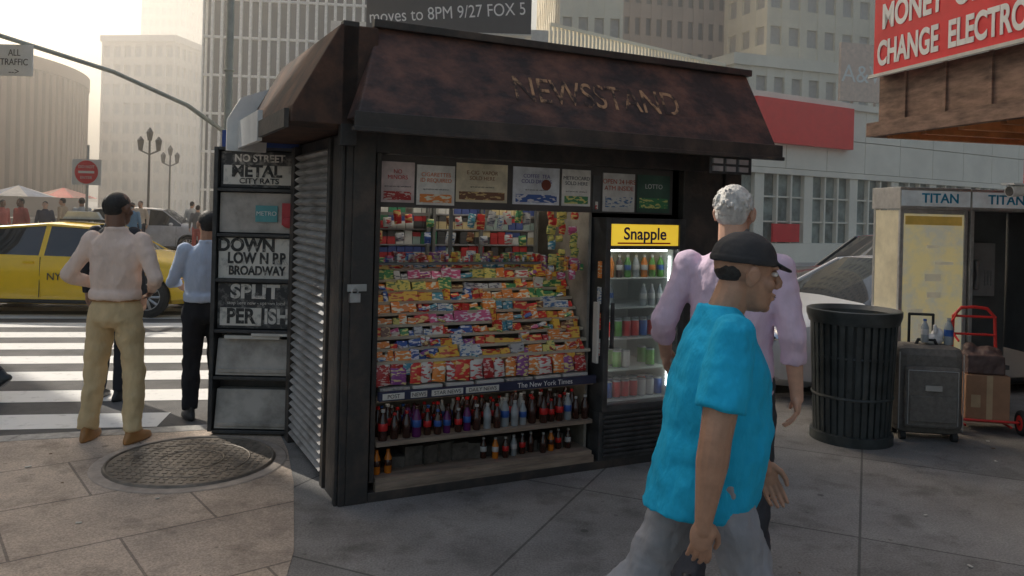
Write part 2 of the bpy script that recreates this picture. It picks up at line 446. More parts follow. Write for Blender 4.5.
for i in range(3):
    for j in range(9):
        if random.random()<.1: continue
        x=1.38+i*.085+random.uniform(-.01,.01); z=1.70-j*.05
        bag(b,x,.15+.03*(i%2),z-.06,random.uniform(.04,.07),random.uniform(.04,.075),random.choice([10,10,4,0,1,6,10,8,7,12]),0)
for i in range(16):
    x=.22+i*.068+random.uniform(-.01,.01)
    if random.random()<.25: continue
    bag(b,x,.24,1.60+random.uniform(-.04,.03),random.uniform(.035,.06),random.uniform(.05,.10),random.choice([3,12,4,11,5,8,0,3,12]),0)
for i in range(8):
    x=.26+i*.14+random.uniform(-.03,.03)
    bag(b,x,.26,1.44+random.uniform(0,.05),random.uniform(.04,.07),random.uniform(.05,.08),random.choice([3,12,4,11,5,2,0]),0)
b.obj('hanging_goods',WR,ks,smooth=True)
b=MB()
for i in range(80):
    x=random.uniform(.2,1.3); z=1.362
    b.box(x,x+random.uniform(.02,.05),.145,.18+random.uniform(0,.02),z,z+random.uniform(.01,.07),random.randrange(NW))
for i in range(26):
    x=random.uniform(1.3,1.62); b.box(x,x+.03,.16,.2,1.30,1.30+random.uniform(.03,.1),random.randrange(NW))
b.obj('counter_goods',WR,ks)
P=[(.19,.40,(.62,.50,.48),'NO\nMINORS',(.6,.05,.05)),(.415,.66,(.72,.70,.66),'CIGARETTES\nID REQUIRED',(.75,.2,.05)),(.67,1.02,(.66,.58,.42),'E-CIG  VAPOR\nSOLD HERE',(.25,.1,.05)),
   (1.06,1.40,(.66,.68,.72),'COFFEE  TEA\nCOLD DRINKS',(.1,.08,.3)),(1.42,1.64,(.72,.70,.66),'METROCARD\nSOLD HERE',(.1,.1,.12)),(1.66,1.72,(.1,.1,.1),'',(.1,.1,.1))]
for i,(x0,x1,c,t,tc_) in enumerate(P):
    pm=M('poster_%d'%i,c,rough=.4,var=.25,vs=6); dz=random.uniform(-.04,.0)
    box('header_poster',ks,x0,x1,.10,.106,1.735+dz,1.975+dz,pm)
    if t: text('poster_text',t,.034,ks,((x0+x1)/2,.098,1.90+dz),M('poster_ink_%d'%i,tc_),ext=.0005)
    if t: text('poster_text','age 21 and over only - valid photo id',.011,ks,((x0+x1)/2,.098,1.83+dz),blk2,ext=.0005)
    box('header_poster_band',ks,x0+.02,x1-.02,.096,.0995,1.75+dz,1.80+dz,WR[[13,6,5,2,4,3][i]])
b=MB()
b.cone((1.30,.0955,1.86),(1.30,.0985,1.86),.035,.035,20,0)
b.obj('poster_logo',[M('logo_brown',(.2,.05,.03))],ks)
for x0,x1,cc in ((1.74,2.0,(.72,.70,.67)),(2.02,2.3,(.06,.12,.09))):
    box('header_poster',ks,x0,x1,.10,.106,1.70,1.96,M('poster_r%d'%int(x0*10),cc,var=.2,vs=6))
    box('header_poster_band',ks,x0+.02,x1-.02,.096,.0995,1.73,1.80,WR[12 if x0<2 else 4])
    text('poster_text','LOTTO' if x0>2 else 'OPEN 24 HRS\nATM INSIDE',.045,ks,((x0+x1)/2,.098,1.88),M('ink%d'%int(x0*10),(.7,.7,.7) if x0>2 else (.5,.1,.05)),ext=.0005)
b=MB(); b.box(.15,2.33,.108,.118,1.69,1.999); b.obj('header_board',[M('header_back',(.09,.08,.075))],ks)
b=MB(); b.cone((.25,.30,1.93),(1.6,.30,1.93),.014,.014,10)
fillm=M('added_fill_tube',(1,.95,.84),emit=15,var=0); b.obj('added_fill_tube',[fillm],ks)  # glowing tube added behind the header to brighten the dim kiosk interior
b=MB(); b.cone((.25,.14,.550),(1.6,.14,.550),.005,.005,8); b.obj('shelf_glow_rod',[M('shelf_rod_glow',(1,.93,.8),emit=2,var=0)],ks)  # thin emissive rod under the newspaper shelf
box('price_sign',ks,1.655,1.672,.0,.05,.7,1.1,offwhite)
for i in range(4): box('wall_sticker',ks,1.676,1.683,-.0,.04,.75+i*.17,.86+i*.17,WR[(3,0,12,6)[i]])

# fridge
fr=MB(); fx0,fx1=1.69,2.345
fr.box(fx0,fx0+.04,-.03,.6,.38,1.66); fr.box(fx1-.05,fx1,-.03,.6,.38,1.66); fr.box(fx0+.04,fx1-.05,-.03,.6,.38,.42); fr.box(fx0+.04,fx1-.05,-.03,.6,1.62,1.66)
fr.box(fx0,fx1,.0,.62,.05,.379)
fr.box(fx0+.04,fx1-.05,-.028,.02,1.45,1.475)
for i in range(9): fr.box(fx0+.03,fx1-.04,-.02,-.001,.08+i*.032,.098+i*.032)
fr.obj('fridge_body',[blk2,dark],ks,bevel=.003)
inner=M('fridge_liner',(.6,.64,.62),rough=.4,var=.08)
b=MB(); b.box(fx0+.04,fx1-.05,.55,.58,.42,1.62); b.box(fx0+.041,fx0+.05,.03,.55,.42,1.46); b.box(fx1-.06,fx1-.051,.03,.55,.42,1.46)
for z in (.425,.63,.84,1.05,1.25): b.box(fx0+.052,fx1-.062,.06,.54,z-.006,z)
b.obj('fridge_liner',[inner],ks)
b=MB()
for zi,z in enumerate((.426,.631,.841,1.051,1.251)):
    for i in range(8):
        for yy in (.14,.24):
            if zi in (1,3) and random.random()<.45: continue
            x=fx0+.085+i*.07
            if zi in(0,1,2):
                h=.12; m1=random.choice([[1,2,3],[4,3,6],[6,2,1]][zi]); b.lathe([(.001,0),(.026,0),(.032,.008),(.032,h-.01),(.026,h),(.001,h)],12,0,(x,yy,z),[5,5,m1,5,5])
            else: bottle(b,x,yy,z,.15,random.choice([4,5,6,0]) if zi==4 else 5,random.choice([3,4,2]),3)
b.obj('fridge_drinks',BM,ks,smooth=True,ang=50)
yl=M('fridge_sign_yellow',(.95,.62,.05),emit=.6,var=.1,vs=3)
box('fridge_sign',ks,fx0+.042,fx1-.052,-.015,.03,1.476,1.618,yl)
text('fridge_sign_text','Snapple',.115,ks,((fx0+fx1)/2-.005,-.018,1.552),M('fridge_sign_ink',(.02,.03,.12)),ext=.001,bold=.002)
b=MB(); b.box(fx0+.10,fx1-.12,-.0175,-.0155,1.487,1.497); b.obj('fridge_sign_stripe',[redl],ks)
b=MB()
for x in (fx0+.058,fx1-.068): b.cone((x,.06,.5),(x,.06,1.4),.005,.005,8)
b.cone((fx0+.08,.06,1.44),(fx1-.09,.06,1.44),.008,.008,8)
b.obj('fridge_fill_strips',[M('fridge_fill_glow',(.9,.97,.95),emit=7,var=0)],ks)  # glowing strips added to brighten the inside of the fridge
box('fridge_glass',ks,fx0+.04,fx1-.05,-.012,-.006,.42,1.45,clear_glass('fridge_glass',.80))
b=MB(); b.box(fx0+.045,fx0+.062,-.055,-.035,.8,1.1); b.box(fx0+.045,fx0+.062,-.055,-.03,.8,.82); b.obj('fridge_handle',[blk2],ks)
b=MB()
for x in (.5,.75,1.0):
    b.cone((x,.5,2.7),(x,.5,2.80),.012,.012,8); b.box(x-.05,x+.05,.46,.54,2.80,2.85)
b.obj('roof_floodlights',[offwhite],ks)
text('street_name','Seventh Ave',.085,ks,(-.22,1.55,2.16),white,rot=(R(90),0,R(-27)),ext=.001)
box('street_name_plate',ks,-.31,.31,-.0,.01,-.06,.06,M('blue_sign',(.02,.05,.2)),loc=(-.22,1.565,2.16),rot=(0,0,R(-27)))

# ------------------------------------------------------------------ news rack
nr=empty('newspaper_display_rack',(-2.17,5.80,0),R(1))
b=MB(); b.box(0,.03,0,.22,.03,2.1); b.box(.61,.64,0,.22,.03,2.1); b.box(.03,.61,.16,.2,.03,2.1)
for z in (.03,.42,.76,1.13,1.46,1.79,2.09): b.box(.03,.61,.005,.16,z-.012,z+.012)
b.box(.66,.72,-.02,.1,0,2.1); b.box(.6,.66,.05,.09,.1,2.05)
b.obj('rack_frame',[blk2],nr,bevel=.003)
tray=M('dented_steel',(.50,.46,.42),rough=.5,metal=.1,col2=(.16,.14,.12),vs=4,lo=.42,hi=.8,bump=.5,bs=6)
b=MB()
for z0,z1 in ((.05,.33),(.44,.70)):
    b.add([(.04,.02,z0),(.60,.02,z0),(.60,.07,z1),(.04,.07,z1),(.04,.15,z0),(.60,.15,z0),(.60,.15,z1),(.04,.15,z1)],[(0,1,2,3),(1,5,6,2),(5,4,7,6),(4,0,3,7),(3,2,6,7),(4,5,1,0)])
    b.box(.06,.58,.01,.018,z0+.02,z0+.05)
b.obj('steel_trays',[tray],nr,bevel=.004)
pb=M('poster_black',(.05,.05,.052),col2=(.45,.43,.40),vs=13,lo=.5,hi=.76)
pw=M('poster_white_ink',(.70,.67,.62),col2=(.10,.10,.10),vs=18,lo=.52,hi=.68)
pg=M('poster_worn_white',(.72,.69,.63),col2=(.12,.12,.12),vs=12,lo=.52,hi=.76)
pk=M('poster_black_ink',(.04,.04,.04),col2=(.5,.47,.42),vs=20,lo=.55,hi=.70)
box('poster',nr,.04,.60,.04,.06,1.81,2.07,pb); box('poster',nr,.04,.60,.04,.06,1.48,1.77,tray)
box('poster',nr,.04,.60,.035,.055,1.145,1.44,pg); box('poster',nr,.04,.60,.04,.06,.78,1.11,pb)
box('poster_strip',nr,.06,.58,.034,.0395,1.83,1.97,pg); box('poster_strip',nr,.06,.36,.034,.0395,.80,.93,pg)
text('poster_letters','NO STREET',.075,nr,(.32,.037,2.02),pw,sx=.95,bold=.002); text('poster_letters','METAL',.12,nr,(.30,.032,1.925),pk,sx=1.0,bold=.004); text('poster_letters','CITY RATS',.055,nr,(.32,.032,1.855),pk,sx=1.1,bold=.001)
text('poster_letters','DOWN',.13,nr,(.24,.033,1.385),pk,sx=.95,bold=.005); text('poster_letters','LOW N RR',.11,nr,(.32,.033,1.29),pk,sx=.8,bold=.004); text('poster_letters','BROADWAY',.09,nr,(.32,.033,1.20),pk,sx=.8,bold=.003)
text('poster_letters','SPLIT',.14,nr,(.31,.037,1.045),pw,sx=1.1,bold=.005); text('poster_letters','stop here now - uptown local',.035,nr,(.32,.037,.965),pw,sx=1.0); text('poster_letters','PER',.15,nr,(.21,.032,.865),pk,sx=.85,bold=.005); text('poster_letters','ISH',.15,nr,(.47,.037,.865),pw,sx=.85,bold=.005)
box('sticker',nr,.3,.46,.03,.039,1.56,1.68,M('teal_sticker',(.12,.36,.38))); text('sticker_text','METRO',.045,nr,(.38,.028,1.62),white)
b=MB(); b.box(.50,.60,.0,.03,1.54,1.70); b.ell((.55,.0,1.56),(.05,.02,.04)); b.obj('red_bag',[M('faded_red',(.5,.06,.07))],nr,smooth=True)
b=MB(); b.box(.1,.5,.02,.1,.705,.73); b.box(.3,.57,.0,.09,.732,.75); b.obj('paper_pile',[offwhite],nr)

# ------------------------------------------------------------------ litter bin
tb=empty('litter_bin',(2.66,6.18,0))
b=MB(); b.lathe([(.001,.05),(.25,.05),(.26,.06),(.29,.90),(.27,.90),(.24,.1),(.001,.1)],36)
for i in range(34):
    a=2*math.pi*i/34; T=Matrix.Rotation(a,4,'Z')
    b.add([(.262,-.018,.07),(.262,.018,.07),(.278,.018,.07),(.278,-.018,.07),(.298,-.018,.9),(.298,.018,.9),(.314,.018,.9),(.314,-.018,.9)],[(0,1,2,3),(7,6,5,4),(0,4,5,1),(1,5,6,2),(2,6,7,3),(3,7,4,0)],0,T)
b.lathe([(.3,.90),(.325,.90),(.345,.96),(.345,1.0),(.33,1.005),(.29,.97),(.285,.9)],40)
b.lathe([(.25,.0),(.30,.0),(.30,.07),(.26,.075)],36)
for z in (.35,.65): b.torus((0,0,z),.288,.012,n=36)
b.obj('bin_body',[M('bin_paint',(.045,.052,.052),rough=.4,var=.35,vs=8)],tb,smooth=True)
b=MB(); b.ell((0,0,.86),(.25,.25,.06)); b.ell((.08,.02,.9),(.08,.06,.04)); b.obj('rubbish',[M('rubbish',(.3,.28,.25),var=.6,vs=15)],tb)

# ------------------------------------------------------------------ suitcase, cart
sc=empty('suitcase',(3.27,6.28,0),R(-8))
sm=M('suitcase_fabric',(.15,.135,.12),rough=.7,var=.2,vs=30,bump=.2,bs=200)
b=MB(); b.box(-.25,.25,-.14,.14,.045,.73); b.obj('shell',[sm],sc,bevel=.07)
b=MB(); b.box(-.20,.20,-.185,-.142,.11,.58); b.obj('front_pocket',[sm],sc,bevel=.03)
b=MB(); b.box(-.17,.17,-.198,-.1865,.16,.36); b.obj('small_pocket',[sm],sc,bevel=.012)
b=MB()
zp=[(-.18,.14),(-.18,.55),(.18,.55),(.18,.14)]
for a_,c_ in zip(zp[:-1],zp[1:]): b.cone((a_[0],-.187,a_[1]),(c_[0],-.187,c_[1]),.004,.004,6)
for x in (-.232,.232): b.cone((x,-.142,.09),(x,-.142,.68),.005,.005,6)
b.box(-.06,.06,-.202,-.186,.40,.44)
b.obj('zips',[M('zip',(.4,.4,.4),metal=.5,rough=.4)],sc)
b=MB()
for x in (-.19,.19): b.cone((x-.02,-.1,.035),(x+.02,-.1,.035),.035,.035,16); b.cone((x-.02,.1,.035),(x+.02,.1,.035),.035,.035,16)
b.chain([(-.09,.1,.72),(-.09,.1,.95),(.09,.1,.95),(.09,.1,.72)],[.011]*4,n=8); b.chain([(-.08,-.02,.72),(-.06,-.02,.765),(.06,-.02,.765),(.08,-.02,.72)],[.012]*4,n=8)
b.obj('wheels_and_handles',[rubber],sc,smooth=True)
bagm=M('plastic_bag',(.65,.65,.66),rough=.35,var=.15,vs=12,bump=.5,bs=25)
b=MB()
for c,r in (((.04,.02,.76),(.07,.05,.045)),((.1,.03,.79),(.045,.05,.06)),((.07,0,.84),(.02,.02,.05))): b.ell(c,r)
blob('plastic_bags',b,bagm,sc,.010,1,.03,.05)
b=MB(); bottle(b,.17,0,.73,.21,5,2,3); bottle(b,-.02,-.04,.75,.18,5,3,2); b.obj('water_bottles',BM,sc,smooth=True)
ct=empty('hand_truck_with_boxes',(3.90,6.62,0),R(-10))
redp=M('red_frame_paint',(.65,.035,.03),rough=.4); card=M('cardboard',(.36,.20,.12),rough=.8,var=.15)
b=MB()
for sx_ in (-.17,.17):
    b.chain([(sx_,.12,.1),(sx_,.13,.62),(sx_*.95,.14,.90),(sx_*.6,.14,.97),(0,.14,.98)],[.013]*5,n=8)
    b.chain([(sx_,-.2,.06),(sx_,.12,.06)],[.01]*2,n=8)
for z in(.25,.5,.75,.9): b.cone((-.17,.13,z),(.17,.13,z),.010,.010,8)
b.cone((-.26,-.19,.10),(.26,-.19,.10),.01,.01,8)
b.chain([(-.15,.1,.92),(-.24,.02,.82),(-.2,-.1,.72)],[.009]*3,n=8)
b.obj('red_frame',[redp],ct,smooth=True)
b=MB()
for x in (-.24,.25):
    b.torus((x,-.19,.10),.078,.024,'X',n=24,m=1); b.cone((x-.017,-.19,.10),(x+.017,-.19,.10),.066,.066,20,0); b.cone((x-.02,-.19,.10),(x+.02,-.19,.10),.02,.02,12,1)
b.obj('cart_wheels',[redp,rubber],ct,smooth=True)
b=MB(); b.box(-.16,.17,-.17,.1,.08,.46); b.obj('cardboard_box',[card],ct,bevel=.004)
b=MB()
b.box(-.15,.14,-.15,.10,.465,.62); b.ell((.05,-.03,.63),(.1,.09,.05)); b.ell((-.08,0,.64),(.05,.06,.06))
blob('dark_bag',b,M('dark_bag',(.11,.07,.065),bump=.5,bs=20),ct,.012,2,.03,.08)
b=MB(); b.box(-.005,.04,-.172,-.1705,.1,.458); b.box(-.12,-.05,-.173,-.1702,.2,.3); b.obj('box_tape',[M('tape',(.5,.36,.22))],ct)

# ------------------------------------------------------------------ phone booth
pbth=empty('phone_booth',(3.52,7.25,0),R(3))
b=MB()
for x in (0,.60,.66,1.28): b.box(x,x+.035,0,.035,0,1.98); b.box(x,x+.035,.45,.485,0,1.98)
b.box(-.01,.65,-.012,.50,1.80,2.0); b.box(.655,1.33,-.01,.50,1.80,1.995)
b.box(.036,.599,.002,.03,.32,.36); b.box(.036,.599,.002,.03,1.76,1.8)
b.obj('booth_frame',[alum],pbth,bevel=.004)
lit=M('ad_panel_cream',(.78,.66,.33),rough=.25,col2=(.60,.58,.46),vs=3.5,lo=.42,hi=.6,emit=.22)
box('ad_panel',pbth,.036,.599,.008,.025,.36,1.76,lit)
b=MB(); b.box(.05,.58,.003,.0075,.38,.44,0); b.box(.05,.58,.003,.0075,1.66,1.74,1)
for q in range(7):
    x0=.07+random.uniform(0,.3); z0=.55+q*.15; b.box(x0,x0+random.uniform(.1,.22),.0035,.0075,z0,z0+random.uniform(.02,.07),2)
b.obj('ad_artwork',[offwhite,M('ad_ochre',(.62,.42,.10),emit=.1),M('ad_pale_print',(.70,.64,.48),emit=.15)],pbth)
box('lower_panel',pbth,.036,.599,.008,.025,.04,.32,M('booth_base',(.25,.25,.25)))
box('left_panel',pbth,.005,.015,.036,.449,.04,1.79,M('booth_side_glare',(.60,.54,.38),rough=.3,var=.15,emit=.1))  # yellowish glare put into the panel colour and its faint emission
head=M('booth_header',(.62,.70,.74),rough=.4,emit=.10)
box('header_front',pbth,0,.64,-.018,-.0125,1.83,1.97,head); box('header_front',pbth,.665,1.31,-.018,-.0105,1.83,1.97,head)
cy=M('cyan_ink',(.02,.36,.65))
text('header_text','TITAN',.12,pbth,(.36,-.02,1.9),cy,bold=.002); text('header_text','TITAN',.12,pbth,(.98,-.02,1.9),cy,bold=.002)
b=MB(); b.box(.70,1.27,.4,.43,.35,1.8); b.box(.7,1.27,.3,.4,.3,.34); b.box(1.29,1.3,.04,.44,.5,1.8); b.box(.637,.655,.04,.44,.3,1.79); b.obj('booth_bay',[M('booth_dark',(.11,.115,.12),rough=.5)],pbth)
b=MB(); b.box(.86,1.1,.3,.4,1.0,1.5); b.box(.88,1.08,.29,.3,1.36,1.46); b.chain([(.9,.27,1.08),(.9,.25,1.2),(.9,.27,1.32)],[.025,.013,.025],n=10)
for i in range(3):
    for j in range(4): b.box(1.0+i*.03,1.02+i*.03,.29,.3,1.1+j*.04,1.125+j*.04)
b.obj('pay_telephone',[M('phone_grey',(.25,.25,.26),rough=.35)],pbth,smooth=True)

# ------------------------------------------------------------------ right storefront + marquee
mq=empty('storefront_marquee',(3.13,7.0,0),R(-77.3))
ply=M('weathered_plywood',(.24,.15,.11),rough=.75,var=.45,vs=4,stretch=(1,1,4))
org=M('orange_brown_trim',(.62,.27,.11),rough=.6,var=.25)
b=MB(); b.box(0,3.6,.0,.06,2.96,3.62); b.obj('sign_board',[red],mq)
b=MB(); b.box(-.02,3.6,.08,2.2,2.55,2.95)
for x in (.3,.75,1.2,1.65,2.2): b.box(x,x+.03,.062,.079,2.55,2.95)
b.obj('plywood_fascia',[ply],mq)
b=MB(); b.box(-.05,3.6,-.02,.06,2.42,2.54); b.box(-.06,-.02,.061,2.2,2.42,2.54); b.obj('lower_beam',[ply],mq)
b=MB(); b.box(.0,3.6,.07,2.2,2.47,2.52)
for i in range(9): b.box(.1+i*.4,.16+i*.4,.08,2.2,2.40,2.469)
b.obj('soffit',[org],mq)
b=MB(); b.box(-.03,3.6,-.03,-.001,2.93,2.957); b.obj('sign_edge',[offwhite],mq)
text('sign_text','MONEY  ORDER',.29,mq,(.10,-.004,3.43),white,sx=.70,align='LEFT',bold=.009)
text('sign_text','CHANGE  ELECTRONICS',.29,mq,(.05,-.004,3.12),white,sx=.60,align='LEFT',bold=.009)
sf=empty('storefront_building',(3.13,7.0,0),R(-77.3))
bw_=M('storefront_stone',(.25,.21,.19),rough=.7,var=.3)
b=MB(); b.box(.0,12,1.75,8,3.65,14); b.box(0,.25,1.75,8,0,3.64); b.box(.26,12,1.95,8,0,3.64,1)
for i in range(6): b.box(.26+i*1.4,.32+i*1.4,1.88,1.949,0,3.64)
b.obj('facade',[bw_,wglass],sf)
box('shop_sign',sf,.0,.9,1.6,1.74,1.95,2.35,red)
cc=empty('security_camera',(3.72,5.95,1.93),R(12))
b=MB(); b.cone((-.03,0,0),(.22,.0,.03),.045,.045,20); b.box(-.05,.24,-.06,.06,.045,.06); b.cone((.12,0,.05),(.12,0,.5),.012,.012,8); b.obj('camera_housing',[white],cc,smooth=True)
b=MB(); b.cone((-.034,0,0),(-.028,0,0),.036,.036,20); b.obj('camera_lens',[blk2],cc)

# ------------------------------------------------------------------ cars
def car(name,loc,rz,paint,kind='sedan',taxi=False,hs=1.0):
    e=empty(name,loc,rz)
    if kind=='sedan':
        S=[(-2.32,.38,.70,.74,.66,.55),(-2.24,.26,.82,.92,.80,.70),(-1.75,.2,.93,1.03,.88,.78),(-1.05,.18,.95,1.37,.9,.62),(-.22,.18,.94,1.44,.91,.64),(-.14,.18,.94,1.44,.91,.64),(.42,.18,.93,1.41,.91,.63),(1.12,.18,.91,1.00,.9,.78),(1.7,.2,.84,.93,.88,.76),(2.14,.24,.74,.82,.82,.68),(2.30,.34,.60,.66,.70,.54)]
    else:
        S=[(-2.25,.42,.95,1.0,.72,.6),(-2.2,.28,1.0,1.15,.84,.74),(-2.05,.24,1.02,1.25,.88,.72),(-1.75,.2,1.02,1.55,.9,.68),(-.95,.2,1.02,1.62,.92,.70),(-.87,.2,1.02,1.62,.92,.70),(.0,.2,1.0,1.60,.92,.70),(.08,.2,1.0,1.60,.92,.70),(.5,.2,1.0,1.56,.92,.68),(1.15,.2,.98,1.08,.9,.8),(1.8,.22,.92,1.0,.88,.76),(2.15,.28,.8,.86,.8,.66),(2.25,.4,.66,.7,.7,.5)]
    b=MB(); secs=[]
    for x,zb,zl,zt,w,wt in S:
        zt=zl+(zt-zl)*hs
        h=[(0,zb),(.8*w,zb),(.97*w,zb+.08),(w,(zb+zl)*.52),(.985*w,zl-.06),(.95*w,zl),(wt,zt-.035),(wt*.82,zt),(0,zt+.018)]
        full=[(-y,z) for y,z in h[::-1]]+[(y,z) for y,z in h[1:-1]]
        secs.append((x,full))
    n=len(secs[0][1]); vs=[(x,y,z) for x,f in secs for y,z in f]; fs=[];ms=[]
    roofz=1.30 if kind=='sedan' else 1.45
    order=[8,7,6,5,4,3,2,1,0,1,2,3,4,5,6,7]
    for j in range(len(S)-1):
        t0=S[j][3];t1=S[j+1][3]; both=t0>roofz and t1>roofz; one=(t0>roofz)!=(t1>roofz)
        pill=abs(S[j+1][0]-S[j][0])<.1
        for i in range(n):
            a=j*n+i; bb=j*n+(i+1)%n
            fs.append((a,a+n,bb+n,bb))
            e0,e1=order[i],order[(i+1)%n]
            lo_,hi_=min(e0,e1),max(e0,e1)
            g_=0
            if lo_==5 and hi_==6 and (both or one) and not pill: g_=1
            if one and lo_>=6: g_=1
            ms.append(g_)
    fs.append(tuple(range(n-1,-1,-1))); ms.append(0)
    l=(len(S)-1)*n; fs.append(tuple(range(l,l+n))); ms.append(0)
    b.v=vs; b.f=[list(f) for f in fs]; b.m=ms
    wx=(-1.38,1.42) if kind=='sedan' else (-1.35,1.4)
    body=b.obj('body',[paint,carglass],e,smooth=True,ang=28)
    bmv=bmesh.new(); bmv.from_mesh(body.data); bmesh.ops.recalc_face_normals(bmv,faces=bmv.faces); bmv.to_mesh(body.data); bmv.free()
    cut=MB()
    for x in wx:
        cut.cone((x,-1.2,.33),(x,-.62,.33),.37,.37,28); cut.cone((x,.62,.33),(x,1.2,.33),.37,.37,28)
    co=cut.obj('arch_cut',[rubber],e)
    md=body.modifiers.new('arches','BOOLEAN'); md.object=co; md.operation='DIFFERENCE'; md.solver='EXACT'
    bpy.context.view_layer.update()
    dg=bpy.context.evaluated_depsgraph_get(); nm=bpy.data.meshes.new_from_object(body.evaluated_get(dg)); body.modifiers.clear(); body.data=nm
    bpy.data.objects.remove(co)
    w=MB()
    for x in wx:
        for s in (-1,1):
            y=s*.79
            w.torus((x,y,.33),.245,.085,'Y',n=32,k=10,m=0)
            w.cone((x,y-.06,.33),(x,y+.06,.33),.215,.215,28,1)
            for q in range(10):
                a=q*math.pi/5; w.cone((x+.04*math.cos(a),y+s*.075,.33+.04*math.sin(a)),(x+.2*math.cos(a),y+s*.07,.33+.2*math.sin(a)),.018,.024,6,2)
            w.torus((x,y+s*.06,.33),.205,.014,'Y',n=28,k=6,m=2)
    w.obj('wheels',[rubber,dark,alum],e,smooth=True)
    d=MB()
    def sidept(x):
        for j in range(len(S)-1):
            if S[j][0]<=x<=S[j+1][0]:
                t=(x-S[j][0])/(S[j+1][0]-S[j][0]); return [S[j][q]+(S[j+1][q]-S[j][q])*t for q in range(6)]
    for s in (-1,1):
        prev=None
        for x,zb,zl,zt,w_,wt in S:
            zt=zl+(zt-zl)*hs
            p=(x,s*wt,zt-.03)
            if prev and -1.9<x<1.2: d.cone(prev,p,.022,.022,8,0)
            prev=p
        for x in (-.95,.0-.18,1.0):
            q=sidept(x); d.cone((x,s*(q[4]+.0),.3),(x,s*(q[4]*.985+.0),q[2]-.02),.006,.006,6,1)
        for x in (-.35,.72): q=sidept(x); d.box(x-.08,x+.08,s*q[4]-.012,s*q[4]+.012,q[2]-.12,q[2]-.09,0)
        q=sidept(.85); d.ell((.85,s*(q[4]+.10),q[2]+.06),(.07,.1,.06),0)
        q=sidept(2.0); d.ell((2.08,s*.66,q[2]-.08),(.16,.15,.07),2)
        q=sidept(-2.1); d.ell((-2.2,s*.64,q[2]-.06),(.09,.16,.09),3)
        d.cone((-1.0,s*.9,.24),(1.05,s*.9,.24),.03,.03,8,1)
    d.box(2.2,2.31,-.45,.45,.42,.58,1); d.box(2.22,2.325,-.25,.25,.34,.40,4); d.box(-2.34,-2.2,-.25,.25,.52,.66,4)
    d.obj('trim',[paint,rubber,chrome,M('tail_lamp',(.5,.02,.02),rough=.2),white],e,smooth=True)
    if taxi:
        t=MB(); t.box(-.3,.5,-.1,.1,1.47,1.50,1); t.poly_prism([(-.28,1.50),(.34,1.50),(.26,1.62),(-.2,1.62)],-.05,.05,0); t.obj('roof_sign',[M('taxi_ad',(.6,.6,.55)),blk],e)
        for s in (-1,1): text('door_text','NYC TAXI',.16,e,(.3,s*.925,.62),blk,rot=(R(90),0,0 if s<0 else math.pi))
    return e
ypaint=M('taxi_yellow',(.90,.56,.01),rough=.25,var=.04,coat=.5)
wpaint=M('white_car_paint',(.80,.81,.82),rough=.22,var=.03,coat=.6)
gpaint=M('dark_grey_paint',(.08,.085,.09),rough=.25,var=.1,coat=.6)
car('taxi_cab',(-7.1,13.2,-.12),R(3),ypaint,'sedan',True)
car('parked_car',(4.35,8.75,-.12),R(180+16),wpaint,'sedan',hs=.95)
car('parked_car',(6.3,12.6,-.12),R(180+16),gpaint,'suv')
car('parked_car',(-13,29,-.12),R(10),M('silver_paint',(.5,.5,.52),rough=.3,coat=.5),'suv')
car('taxi_cab',(-19,38,-.12),R(60),ypaint,'sedan',True)

# ------------------------------------------------------------------ buildings
def building(name,loc,rz,w,d,h,nb,nf,wall,glass,pf=.35,sf_=.4,z0=0,ds=None):
    e=empty(name,loc,rz); b=MB(); nd=ds or max(2,int(nb*d/w))
    b.box(.3,w-.3,.3,d-.3,z0,h-.1,1)
    pw=w/nb
    for i in range(nb+1):
        x=i*pw; a=max(0,x-pw*pf/2); c=min(w,x+pw*pf/2); b.box(a,c,0,.45,z0,h,0)
    fh=(h-z0)/nf
    for j in range(nf+1):
        z=z0+j*fh; a=max(z0,z-fh*sf_/2); c=min(h-.01,z+fh*sf_/2)
        b.box(.05,w-.05,.06,.42,a,c,0)
        b.box(.06,.40,.47,d-.02,a,c,0); b.box(w-.40,w-.06,.47,d-.02,a,c,0)
    pd=d/nd
    for i in range(1,nd+1):
        y=i*pd; b.box(0,.42,y-pd*pf/2,min(d,y+pd*pf/2),z0,h,0); b.box(w-.42,w,y-pd*pf/2,min(d,y+pd*pf/2),z0,h,0)
    b.box(-.2,w+.2,-.2,d+.2,h+.001,h+.9,0)
    b.obj('facade',[wall,glass],e)
    return e
haze1=M('hazy_stone',(.88,.85,.80),rough=.9,var=.04,vs=.1); hazeg=M('hazy_glass',(.72,.72,.71),rough=.7,var=.06,vs=.2)  # distance haze baked into the pale base colours
cream=M('cream_stone',(.85,.78,.62),rough=.9,var=.1,vs=.3); creamg=M('cream_glass',(.5,.47,.43),rough=.3)
brownb=M('brown_brick',(.36,.30,.27),rough=.9,var=.1,vs=.3); brg=M('brick_windows',(.09,.095,.11),rough=.3)
towg=M('tower_glass',(.06,.08,.11),rough=.2,var=.3,vs=.2); toww=M('tower_mullion',(.75,.75,.73),rough=.6)
building('glass_tower',(-22.0,56,0),R(6),13.0,20,70,20,26,toww,towg,pf=.28,sf_=.06)
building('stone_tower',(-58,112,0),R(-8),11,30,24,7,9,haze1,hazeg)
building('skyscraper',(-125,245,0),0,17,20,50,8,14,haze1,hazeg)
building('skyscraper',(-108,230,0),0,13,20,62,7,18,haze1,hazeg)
building('brick_tower',(11,84,0),R(14),17,22,80,14,24,brownb,brg,pf=.5,sf_=.45)
building('cream_building',(3.3,62,0),R(5),5,16,50,4,14,cream,creamg,pf=.4,sf_=.5)
